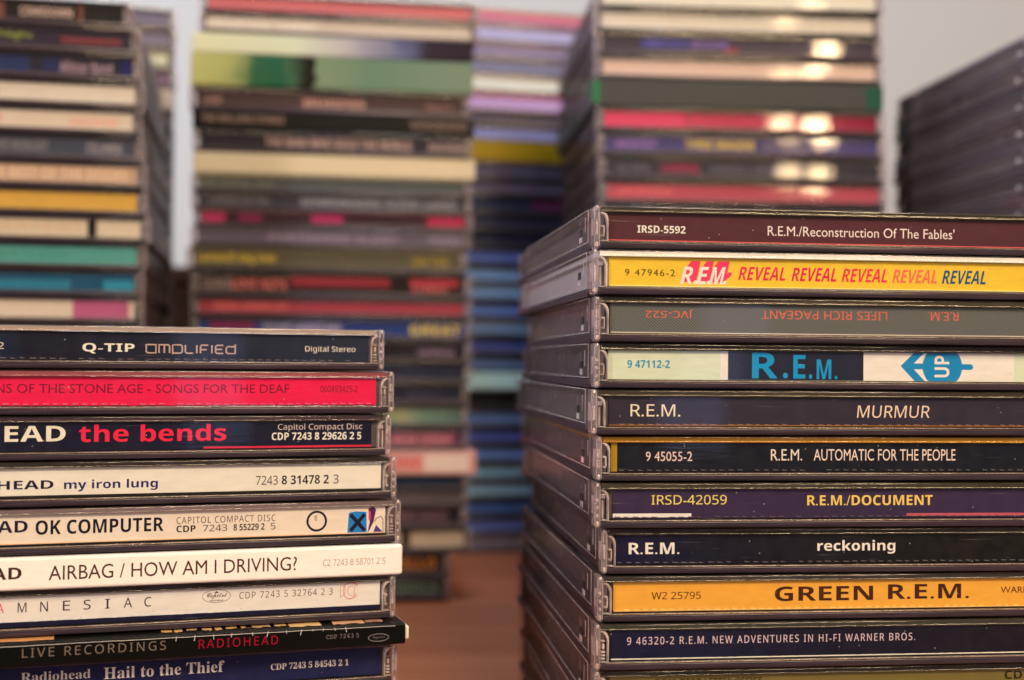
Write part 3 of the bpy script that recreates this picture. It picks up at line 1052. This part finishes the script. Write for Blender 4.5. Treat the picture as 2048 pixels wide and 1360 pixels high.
left_rows = [
    dict(t=9.9, dx=-2.4, yaw=.2, d="topmost case of the left front stack, black spine with wide white capitals",
         col=[(0, (26, 26, 34)), (.32, (26, 44, 62)), (.42, (22, 26, 36)), (.8, (34, 38, 48)), (1, (40, 44, 54))],
         extra=extra_amplified, span=(3.4, 121.5), book=(176, 144, 116), tray='tray_grey', perf=(150, 120, 104),
         text=[("314 543-2", 28, 41.1, 4.5, 6.0, (226, 200, 160), 'sans'),
               ("Q-TIP", 57.3, 68.4, 3.7, 6.05, (250, 222, 176), 'bold', {}),
               ("Digital Stereo", 106.6, 118.4, 4.2, 6.0, (240, 212, 176), 'sans')]),
    dict(t=10.1, dx=0, yaw=.2, d="case with crimson red spine and thin dark ornate capitals, left front stack",
         col=(236, 30, 66), span=(3.4, 121.0), book=(150, 70, 66), tray='tray_grey', perf=(255, 140, 140),
         text=[("QUEENS OF THE STONE AGE - SONGS FOR THE DEAF", 29.7, 100.6, 4.6, 7.0, (122, 16, 44), 'plain'),
               ("060493425-2", 107.8, 116.6, 5.2, 6.7, (120, 10, 36), 'sans')]),
    dict(t=9.9, dx=-.6, yaw=0, d="case with black spine, big cream capitals and red lower-case title, left front stack",
         col=(20, 26, 40), span=(3.4, 120.6), book=(62, 46, 46), tray='tray_grey',
         bands=[(82, 120.6, 2.3, 2.75, (226, 44, 62))],
         text=[("RADIOHEAD", 12.3, 52.3, 4.3, 7.9, (246, 220, 170), 'bold'),
               ("the bends", 55.1, 87.0, 4.1, 8.1, (240, 36, 62), 'bold'),
               ("Capitol Compact Disc", 98.7, 118.4, 6.1, 8.0, (214, 180, 150), 'sans'),
               ("CDP 7243 8 29626 2 5", 97.3, 118.2, 4.1, 5.9, (246, 220, 184), 'bold')]),
    dict(t=10.1, dx=.8, yaw=-.1, d="case with cream spine, small navy lower-case words in the middle, left front stack",
         col=(244, 216, 174), span=(3.4, 121.6), book=(40, 34, 30), zb=2.6,
         text=[("RADIOHEAD", 22.6, 48.6, 4.0, 5.95, (34, 28, 52), 'bold', {}),
               ("my iron lung", 50.8, 70.7, 3.3, 5.9, (40, 36, 84), 'bold', {}),
               ("7243", 92.4, 97.4, 3.9, 6.0, (70, 48, 48), 'sans'),
               ("8 31478 2", 98.3, 109.2, 3.9, 6.0, (40, 30, 34), 'bold'),
               ("3", 110.3, 111.5, 3.9, 6.0, (70, 48, 48), 'sans')]),
    dict(t=10.3, dx=1.9, yaw=-.1, d="case with pale peach spine, black ring and blue crossed square, left front stack",
         col=(240, 208, 166), span=(3.4, 121.6), book=(120, 96, 84), zb=2.35, fold=(236, 180, 124), extra=extra_ok,
         tray='tray_grey',
         text=[("RADIOHEAD", 15.8, 42.4, 4.9, 7.5, (30, 24, 44), 'bold', {}),
               ("OK COMPUTER", 44.0, 71.0, 4.3, 7.4, (28, 20, 34), 'bold', {}),
               ("CAPITOL COMPACT DISC", 73.8, 95.9, 5.8, 7.3, (96, 68, 60), 'sans', dict(space=1.15)),
               ("CDP", 73.8, 78.0, 3.9, 5.4, (44, 30, 36), 'bold'),
               ("7243", 79.6, 85.0, 3.9, 5.4, (90, 64, 58), 'sans'),
               ("8 55229 2", 86.4, 93.4, 3.9, 5.4, (44, 30, 36), 'bold'),
               ("5", 94.8, 95.9, 3.9, 5.4, (90, 64, 58), 'sans'),
               ("ok", 104.7, 105.5, 5.6, 6.9, (60, 40, 44), 'sans', dict(turn=90))]),
    dict(kind='sleeve', t=7.3, dx=1.9, yaw=-.1, dy=-1.0,
         d="bare cream card sleeve with a question in dark capitals, left front stack",
         col=(255, 238, 178),
         text=[("RADIOHEAD", 15.3, 41.7, 2.6, 5.2, (74, 40, 36), 'bold', {}),
               ("AIRBAG / HOW AM I DRIVING?", 47.2, 100.8, 2.1, 5.25, (84, 44, 38), 'plain'),
               ("C2 7243 8 58701 2 5", 106.8, 121.4, 2.8, 4.3, (170, 130, 100), 'sans')]),
    dict(t=10.4, dx=.8, yaw=-.2, d="case with cream spine, widely spaced thin capitals and red crest, left front stack",
         col=(242, 214, 180), span=(3.4, 121.6), book=(34, 26, 26), zb=2.9, perf=(206, 196, 186), extra=extra_amnesiac,
         bands=[(3.4, 121.6, 2.15, 3.15, (14, 16, 44))],
         text=[("A", 37.3, 38.8, 5.2, 7.2, (228, 60, 60), 'sans')] +
              [(ch, a, a + wd, 5.15, 7.25, (66, 40, 50), 'sans') for ch, a, wd in
               (("M", 41.6, 1.8), ("N", 46.2, 1.6), ("E", 50.9, 1.5), ("S", 55.2, 1.5), ("I", 59.7, 1.1), ("A", 63.7, 1.8),
                ("C", 68.1, 1.5))] +
              [("CDP 7243 5 32764 2 3", 89.0, 110.4, 5.9, 7.4, (110, 80, 66), 'sans', dict(space=1.2))]),
    dict(kind='sleeve', t=5.0, dx=3.0, dy=-4.5, yaw=-.1, col=(22, 16, 16), extra=extra_live,
         d="thin black card sleeve with worn edges and orange art on top, left front stack",
         text=[("LIVE RECORDINGS", 42.2, 71.8, 1.9, 3.9, (114, 94, 72), 'sans', dict(space=1.3)),
               ("RADIOHEAD", 78.8, 96.2, 1.7, 3.7, (150, 24, 40), 'sans', dict(space=1.3)),
               ("CDP 7243 5", 107.1, 114.6, 2.2, 3.2, (120, 100, 88), 'mono')]),
    dict(t=10.2, dx=1.4, yaw=-.2, d="lowest visible case of the left front stack, deep blue spine, cream serif lettering",
         col=[(0, (13, 16, 42)), (.5, (18, 25, 58)), (1, (30, 34, 62))], span=(3.4, 121.2), book=(46, 42, 40),
         text=[("Radiohead", 41.9, 56.3, 5.4, 7.4, (230, 206, 170), 'serif', dict(off=-.006)),
               ("Hail to the Thief", 59.1, 85.2, 4.9, 7.5, (250, 226, 186), 'serif'),
               ("CDP 7243 5 84543 2 1", 95.7, 113.7, 4.6, 6.1, (240, 212, 180), 'serif')]),
]
stack(left_rows, (-27.6, 311.0), math.radians(18), 117.0, "CD cases in the left front stack", detail=True, pivot_right=True,
      hidden_label="dark case below the photo edge at the foot of the left front stack",
      filler=dict(col=(40, 36, 44), dx=1.0))


# ------------------------------------------------------------------ blurred stacks behind
def muted_ink(c):
    """Mutes the inks of the rear stacks: less saturated and slightly darker."""
    if isinstance(c, list):
        return [(p, muted_ink(v)) for p, v in c]
    g = sum(c) / 3
    return tuple(int((v * .84 + g * .16) * .95) for v in c)


def R(d, col, book=None, **k):
    k['d'] = d
    col = muted_ink(col)
    book = muted_ink(book) if book else None
    if 'bands' in k:
        k['bands'] = [(*b[:4], muted_ink(b[4])) for b in k['bands']]
    k['col'] = col
    if book:
        k['book'] = book
    k.setdefault('yaw', random.uniform(-.5, .5))
    k.setdefault('dx', random.uniform(-.9, .9))
    return k


W = "in the left rear stack"
lb_rows = [
    R("blurred black case with cream capitals, topmost " + W, (30, 24, 26), dx=-6, text=[
        ("COMEDOWN", 84, 103, 3.6, 7.0, (206, 164, 130), 'bold'), ("OR", 60, 70, 3.6, 7.4, (220, 180, 140), 'bold')],
        bands=[(75.5, 78.5, 2.3, 8.6, (130, 64, 44)), (105, 107, 2.3, 8.6, (120, 64, 40))]),
    R("blurred dark purple case with green and rust lettering " + W, (52, 38, 50), dx=-3, text=[
        ("Night", 74, 86, 4.2, 7.8, (150, 150, 48), 'plain'), ("TOMORROWVEEK", 96, 118, 3.8, 6.2, (160, 66, 50), 'bold')]),
    R("blurred case with dark blue mottled picture spine " + W, (38, 36, 46), dx=-2,
      bands=[(72, 84, 2.8, 8.2, (40, 48, 84)), (89, 96, 2.8, 8.2, (38, 42, 72)), (117, 121, 2.4, 8.6, (34, 30, 80))],
      text=[("Allstar Band", 95, 114, 3.0, 7.4, (170, 130, 120), 'bold')]),
    R("blurred cream case directly under the blue picture spine, left rear stack",
      (236, 200, 150), dx=-1.0, text=[("ZE", 66, 72, 3.8, 7.8, (80, 60, 50), 'bold')]),
    R("blurred cream case with red spot and pink lettering " + W, (236, 196, 144), dx=-1.8, text=[
        ("@", 68, 74, 3.4, 7.8, (226, 60, 50), 'bold'), ("VALENTIN", 98, 116, 3.4, 6.4, (236, 150, 110), 'bold')]),
    R("blurred slate grey case with faint lettering " + W, (72, 70, 72), dx=-1.0, text=[
        ("NEWEST MOONLIGHT", 68, 90, 3.6, 7.4, (130, 120, 106), 'bold'), ("COLUMBIA", 104, 117, 3.4, 7.2, (160, 140, 124), 'bold')]),
    R("blurred tan case with soft cream lettering " + W, (212, 156, 106), dx=0, text=[
        ("THE BEST OF THE DOORS", 66, 118, 3.4, 7.8, (234, 184, 130), 'bold')]),
    R("blurred orange case " + W, (238, 164, 46), dx=.3, fold=(240, 140, 40)),
    R("blurred cream case with spine split by a black bar " + W, (232, 192, 134), dx=1.8, text=[
        ("BLUE IN THE FACE", 66, 100, 3.6, 7.4, (210, 160, 106), 'plain')], bands=[(102.0, 105.4, 2.2, 8.6, (24, 20, 22))]),
    R("blurred sea green case " + W, (84, 160, 124), dx=.4, text=[
        ("TRAIN IN THE WOODS", 66, 96, 3.8, 7.2, (66, 134, 104), 'bold')]),
    R("blurred teal case " + W, (22, 82, 100), dx=-.2,
      bands=[(70, 98, 2.6, 6.0, (36, 126, 134)), (110, 121, 2.6, 6.2, (40, 140, 146))]),
    R("blurred case with cream and magenta spine, lowest visible " + W, (238, 196, 144), dx=-.2,
      bands=[(99, 119.5, 2.2, 8.6, (206, 84, 108))]),
]
stack(lb_rows, (-139.5, 500), math.radians(10.6), 244.8, "CD cases in the left rear stack", pivot_right=True,
      hidden_label="case of the left rear stack hidden behind the left front stack", filler=dict(col=(90, 80, 76)))

W = "in the middle rear stack"
mid_rows = [
    R("blurred salmon red case, topmost " + W, (224, 96, 84), t=9.0, dx=2.5),
    R("blurred cream lettered case second from the top " + W, (220, 182, 136), dx=2.0, t=9.2, text=[
        ("HOUSTON TODAY", 4, 52, 3.4, 7.2, (246, 214, 170), 'bold')]),
    R("blurred case with spine fading from cream to navy " + W,
      [(0, (222, 196, 124)), (.4, (206, 190, 130)), (.62, (170, 146, 126)), (.8, (90, 84, 100)), (.9, (46, 32, 40)), (1, (42, 28, 36))],
      [(0, (236, 206, 130)), (.5, (214, 200, 140)), (.8, (90, 80, 90)), (1, (50, 36, 46))], t=9.2, dx=-1, kind='sleeve'),
    R("blurred thick green and yellow case " + W,
      [(.05, (196, 170, 76)), (.19, (170, 156, 70)), (.27, (48, 92, 50)), (.36, (30, 86, 50)), (.40, (60, 90, 50)), (.44, (14, 18, 14)), (.48, (14, 14, 14)),
       (.49, (120, 128, 78)), (.7, (100, 119, 76)), (1, (114, 123, 80))], (160, 150, 90), t=14.6, dx=-1, kind='sleeve'),
    R("blurred brown case with three small tan words " + W, (78, 50, 44), dx=-1.5, t=11.0, book=(70, 54, 44), text=[
        ("LAYERS", 6.5, 14, 3.2, 6.2, (180, 126, 96), 'bold'), ("BREAKDOWN", 50, 77, 3.2, 6.4, (206, 142, 110), 'bold'),
        ("Capitol", 105, 117, 3.0, 6.0, (170, 116, 88), 'script')]),
    R("blurred black case with worn brown lettering at both ends " + W, (20, 16, 18), dx=0, t=8.0, kind='sleeve', text=[
        ("THE ROLLING STONES", 4, 40, 3.0, 6.4, (140, 104, 80), 'bold'), ("VOODOO", 96, 122, 2.4, 6.6, (120, 90, 70), 'bold')]),
    R("blurred black case with one long pinkish cream title " + W, (44, 34, 38), dx=0, t=10.4, text=[
        ("THE MAN WHO SOLD THE WORLD", 32, 97, 3.4, 7.6, (196, 150, 120), 'bold'),
        ("ROCKSIN", 105, 121, 3.4, 7.0, (180, 142, 118), 'bold')]),
    R("blurred plain cream card sleeve " + W, (218, 176, 114), dx=.6, t=9.4, kind='sleeve'),
    R("blurred grey green case below the cream sleeve " + W, (84, 82, 70), (150, 136, 92), dx=-.4, t=8.0, text=[
        ("GOLD", 4, 36, 3.4, 7.6, (120, 110, 80), 'bold')]),
    R("blurred dark case with long pale grey title " + W, (60, 54, 58), dx=-.2, t=7.8, text=[
        ("LIVING IN THE", 8, 34, 3.4, 7.6, (126, 110, 100), 'bold'), ("SOMEWHERE OVER LAND", 48, 118, 3.4, 7.8, (160, 146, 130), 'bold')]),
    R("blurred case with magenta patches on black " + W, (60, 14, 34), (110, 20, 50), dx=.6, t=7.2,
      bands=[(1.2 + 3, 14, 2.4, 8.4, (214, 34, 82)), (20, 30, 3, 8, (150, 24, 64)), (52, 66, 3, 8.4, (196, 32, 78)),
             (104, 121, 2.4, 8.4, (206, 28, 66))]),
    R("blurred mauve grey case with pale smudged title " + W, (104, 84, 84), (100, 84, 80), dx=-.3, t=9.2, text=[
        ("PORTISHEAD GLORY", 34, 92, 3.2, 7.0, (152, 124, 124), 'bold'), ("ROADS", 106, 120, 3.2, 7.0, (150, 126, 126), 'bold')]),
    R("blurred olive case with yellow title " + W, (96, 80, 48), (110, 92, 50), dx=-2, t=10.9, text=[
        ("Lamesoft dog time", 5, 39, 2.8, 7.8, (214, 166, 48), 'bold'), ("ON THE", 100, 116, 3.2, 7.2, (160, 124, 44), 'bold')]),
    R("blurred black and red case with white and salmon title " + W, (40, 22, 26), dx=0, t=11.6,
      bands=[(44, 88, 4.8, 8.6, (170, 40, 46)), (97, 119, 5.2, 8.6, (196, 44, 50))],
      text=[("COLORADO", 5, 18, 3.2, 7.4, (160, 124, 104), 'bold'), ("LOVE NOTE", 18, 42, 3.2, 7.4, (226, 110, 92), 'bold'),
            ("STEREO", 98, 114, 2.8, 6.0, (210, 96, 84), 'bold')]),
    R("blurred tomato red case " + W, (180, 50, 56), dx=.2, t=8.6, text=[
        ("PRIMAL SCREAM LIVE", 10, 42, 3.4, 7.6, (226, 104, 84), 'bold')]),
    R("blurred blue case with white title and yellow word " + W, (36, 56, 108), dx=.2, t=10.2, text=[
        ("YOUNG AMERICANS", 31, 66, 3.4, 7.4, (186, 160, 156), 'bold'), ("GREAT", 97, 120, 2.8, 7.4, (226, 180, 40), 'bold')],
      bands=[(8, 28, 4, 8, (140, 30, 70))]),
    R("blurred dark case with mauve word, first below the blue case " + W, (36, 30, 36), t=9.8, text=[
        ("GARBAGE", 101, 117, 3.2, 6.8, (140, 108, 108), 'bold')]),
    R("blurred slate navy case, second below the blue case " + W, (44, 46, 62), t=9.4),
    R("blurred dark navy case directly above the green case " + W, (38, 38, 50), t=9.6, text=[
        ("KID", 98, 112, 3.2, 6.8, (60, 54, 60), 'bold')]),
    R("blurred pale green case with yellowish middle " + W,
      [(0, (110, 136, 100)), (.72, (112, 140, 102)), (.8, (170, 156, 96)), (.88, (120, 140, 100)), (1, (96, 116, 90))], t=10.6),
    R("blurred case with pink and purple patterned spine " + W, (110, 50, 70), t=10.2, text=[
        ("WHAT FLOWERS MEAN SUNDAY", 60, 118, 2.6, 8.0, (226, 130, 120), 'bold')]),
    R("blurred red and cream card sleeve sticking out to the right " + W, (222, 140, 108), dx=2.2, t=10.8, kind='sleeve', text=[
        ("MEZZANINE", 60, 100, 3.0, 7.8, (214, 70, 64), 'bold')], bands=[(102, 122, 1.5, 9.2, (236, 184, 140))]),
    R("blurred navy teal case " + W, (24, 44, 62), t=6.8, dx=-.5),
    R("blurred grey brown case " + W, (104, 84, 78), t=7.2, dx=-.5),
    R("blurred dark case with dusty mauve title " + W, (48, 36, 44), t=10.2, dx=-.8, text=[
        ("FOREVER CHANGES", 88, 116, 2.8, 7.8, (130, 92, 88), 'bold')]),
    R("blurred case with two cream panels parted by a dark bar " + W, (226, 182, 130), t=11.0, dx=1.2,
      bands=[(93, 97, 2.2, 8.6, (40, 28, 28))]),
    R("blurred black case with orange word, third from the table " + W, (30, 22, 28), t=10.6, dx=-8, text=[
        ("HELLO", 98, 118, 3.0, 7.8, (214, 120, 36), 'bold')]),
    R("blurred black case with dull green word, second from the table " + W, (24, 32, 30), t=10.6, dx=-8, text=[
        ("AMERICA", 92, 119, 3.0, 7.8, (96, 120, 90), 'bold')]),
    R("blurred rust red case lying on the table " + W, (186, 76, 46), (140, 60, 40), dx=-9, t=10.2),
]
stack(mid_rows, (-142.2, 582), math.radians(8.3), 272.5, "CD cases in the middle rear stack",
      hidden_label="case at the foot of the middle rear stack", filler=dict(col=(150, 80, 60), dx=-8))

W = "in the right rear stack"
rb_rows = [
    R("blurred cream case cut by the upper photo edge " + W, (240, 212, 160), t=10.2, dx=-.2),
    R("blurred cream case second from the top " + W, (238, 208, 160), t=9.9, dx=-.4, yaw=.3),
    R("blurred dark case with blue and lilac lettering and red spot " + W, (64, 50, 56), t=10.0, dx=0, yaw=0,
      bands=[(20, 41, 4, 8, (74, 64, 120))],
      text=[("I-10", 23, 28, 4.6, 7.6, (110, 90, 150), 'bold'), ("Blondie", 42, 58, 4.2, 8.0, (140, 106, 150), 'bold'),
            ("@", 56, 62, 2.6, 5.0, (196, 60, 60), 'bold'), ("Greatest of Charlie", 62, 96, 4.0, 7.2, (92, 78, 74), 'bold')]),
    R("blurred pale salmon case " + W, (240, 184, 140), t=9.8, dx=.2, yaw=.2),
    R("blurred dark olive card sleeve with green edges " + W, (70, 64, 52), t=12.0, dx=-.6, kind='sleeve', yaw=.3,
      bands=[(-.05, 2.5, 1.5, 10.5, (20, 120, 60)), (118, 125.6, 1.5, 10.5, (20, 76, 50))]),
    R("blurred scarlet case " + W, [(0, (250, 56, 84)), (.33, (246, 60, 84)), (.37, (206, 56, 70)), (.7, (190, 44, 62)), (1, (160, 20, 46))],
      t=10.3, dx=.9, yaw=.1, text=[("Buck Cherry", 42, 78, 3.4, 7.0, (230, 70, 84), 'plain')]),
    R("blurred indigo case with pink and yellow titles " + W, (74, 60, 100), t=10.3, dx=1.3, yaw=-.2, text=[
        ("GREATEST", 8, 26, 3.6, 7.0, (160, 110, 150), 'bold'), ("THREE IMAGINE", 38, 68, 3.4, 7.4, (226, 180, 60), 'bold'),
        ("NO BOYS SIZE", 72, 98, 3.6, 6.8, (150, 120, 90), 'plain')]),
    R("blurred charcoal case with grey words and a short red word " + W, (54, 48, 56), t=10.2, dx=2.0, yaw=.1, text=[
        ("NEIL YOUNG", 8, 22, 3.6, 7.0, (112, 98, 90), 'bold'), ("LIVERPOOL", 27, 44, 3.4, 7.2, (180, 56, 70), 'bold'),
        ("SESSION & ORGAN", 48, 80, 3.6, 7.0, (112, 100, 96), 'bold')]),
    R("blurred rose red case resting level with the top of the right front stack", (206, 70, 74), t=10.2, dx=2.4, yaw=.2, text=[
        ("JEFF BUCKLEY", 8, 32, 3.6, 6.8, (236, 110, 96), 'bold')]),
]
stack(rb_rows, (34.0, 556), math.radians(4.2), 269.6, "CD cases in the right rear stack",
      hidden_label="case of the right rear stack hidden behind the right front stack", filler=dict(col=(90, 70, 76), dx=2.5))

W = "in the far middle stack"
far_rows = [
    R("far case with orange red spine, topmost " + W, (244, 100, 84), (200, 170, 140), t=9.6, dx=-1,
      bands=[(3.6, 14, 2.2, 8.6, (150, 120, 130)), (14, 121, 2.2, 5.5, (226, 120, 140))]),
    R("far pale lavender case second from the top " + W, (190, 170, 204), (200, 140, 120)),
    R("far case with dusty picture spine above the twin grey case " + W, (150, 124, 140), (196, 150, 124), t=9.6),
    R("far case with grey blue spine over the cream one " + W, (130, 122, 140), (150, 126, 100), t=9.0),
    R("far cream white case " + W, (246, 226, 206), (220, 190, 140), t=10.6),
    R("far pink case with crimson top " + W, (214, 156, 190), (220, 50, 80), t=11.0),
    R("far grey brown case above the lilac one " + W, (96, 78, 84), t=7.6),
    R("far lilac case above the ochre one " + W, (150, 142, 180), t=9.0),
    R("far ochre case " + W, (172, 122, 12), (180, 130, 20), t=11.6, kind='sleeve'),
    R("far grey mauve case below the ochre one " + W, (90, 72, 82), (110, 84, 84)),
    R("far dusty rose brown case " + W, (104, 78, 86), t=9.0),
    R("far case with half navy, half maroon spine " + W, (24, 38, 60), bands=[(45, 121, 2.2, 8.6, (110, 24, 60))]),
    R("far blackish plum case above the first blue one " + W, (46, 38, 54)),
    R("far black navy case touching the first blue one " + W, (40, 34, 50)),
    R("far periwinkle case, first of the blue run " + W, (100, 113, 164)),
    R("far steel blue case, second of the blue run " + W, (144, 173, 207)),
    R("far light steel blue case, third of the blue run " + W, (149, 178, 208), (154, 146, 137)),
    R("far blue case, fourth of the blue run " + W, (119, 139, 186)),
    R("far grey teal case, fifth of the blue run " + W, (142, 162, 177), (175, 165, 120)),
    R("far indigo case, sixth of the blue run " + W, (87, 92, 145)),
    R("far slate blue case, seventh of the blue run " + W, (116, 136, 160)),
    R("far pale cyan card sleeve " + W, (208, 244, 245), kind='sleeve', dx=-3, t=9.6),
    R("far black case under the pale cyan sleeve " + W, (14, 14, 22), t=11.4),
    R("far muted steel blue case under the black one " + W, (117, 137, 172)),
    R("far indigo blue case, sixth from the table " + W, (88, 98, 166)),
    R("far sky blue case, fifth from the table " + W, (117, 146, 202)),
    R("far light blue case, fourth from the table " + W, (150, 190, 234)),
    R("far bright blue case third from the table " + W, (156, 192, 230), dx=3),
    R("far deep blue case second from the table " + W, (68, 108, 161), dx=3),
    R("far indigo case lowest but one " + W, (107, 122, 179), dx=3),
    R("far grey case lying on the table " + W, (141, 124, 124), (153, 135, 131), dx=2),
]
for c in far_rows:
    c.setdefault('t', 10.2)
s = sum(c['t'] for c in far_rows)
stack(far_rows, (-33, 748), math.radians(14.5), s, "CD cases in the far middle stack",
      hidden_label="case at the foot of the far middle stack", filler=dict(col=(90, 80, 76)))

W = "in the far left stack seen through the gap"
fl_rows = [
    R("mauve grey case end, topmost " + W, (120, 100, 106)),
    R("greyish case end second from the top " + W, (130, 108, 110)),
    R("yellow cream case end " + W, (226, 206, 140)),
    R("dusty pink case end " + W, (140, 92, 106)),
    R("tan card sleeve end " + W, (214, 170, 124), kind='sleeve'),
    R("rusty brown case end " + W, (120, 66, 64)),
    R("dark plum case end, lowest visible " + W, (60, 46, 58)),
]
stack(fl_rows, (-171, 664), math.radians(16), 285.6, "CD cases in the far left stack", pivot_right=True,
      hidden_label="case of the far left stack hidden behind the left rear stack", filler=dict(col=(44, 40, 52)))

W = "of the far right stack, only its clear side showing"
names = ["topmost case", "second case from the top", "third case from the top", "fourth case from the top",
         "fifth case from the top", "sixth case from the top", "seventh case from the top"]
tones = [(120, 110, 106), (64, 64, 76), (84, 82, 90), (30, 30, 40), (96, 96, 110), (60, 58, 72), (50, 54, 70)]
fr_rows = [R(a + " " + W, b, b, tray='tray_grey' if i in (0, 2, 4) else 'tray') for i, (a, b) in enumerate(zip(names, tones))]
stack(fr_rows, (193.6, 481), math.radians(5.6), 234.6, "CD cases in the far right stack", detail=True,
      hidden_label="case of the far right stack hidden behind the right front stack", filler=dict(col=(60, 58, 66)))
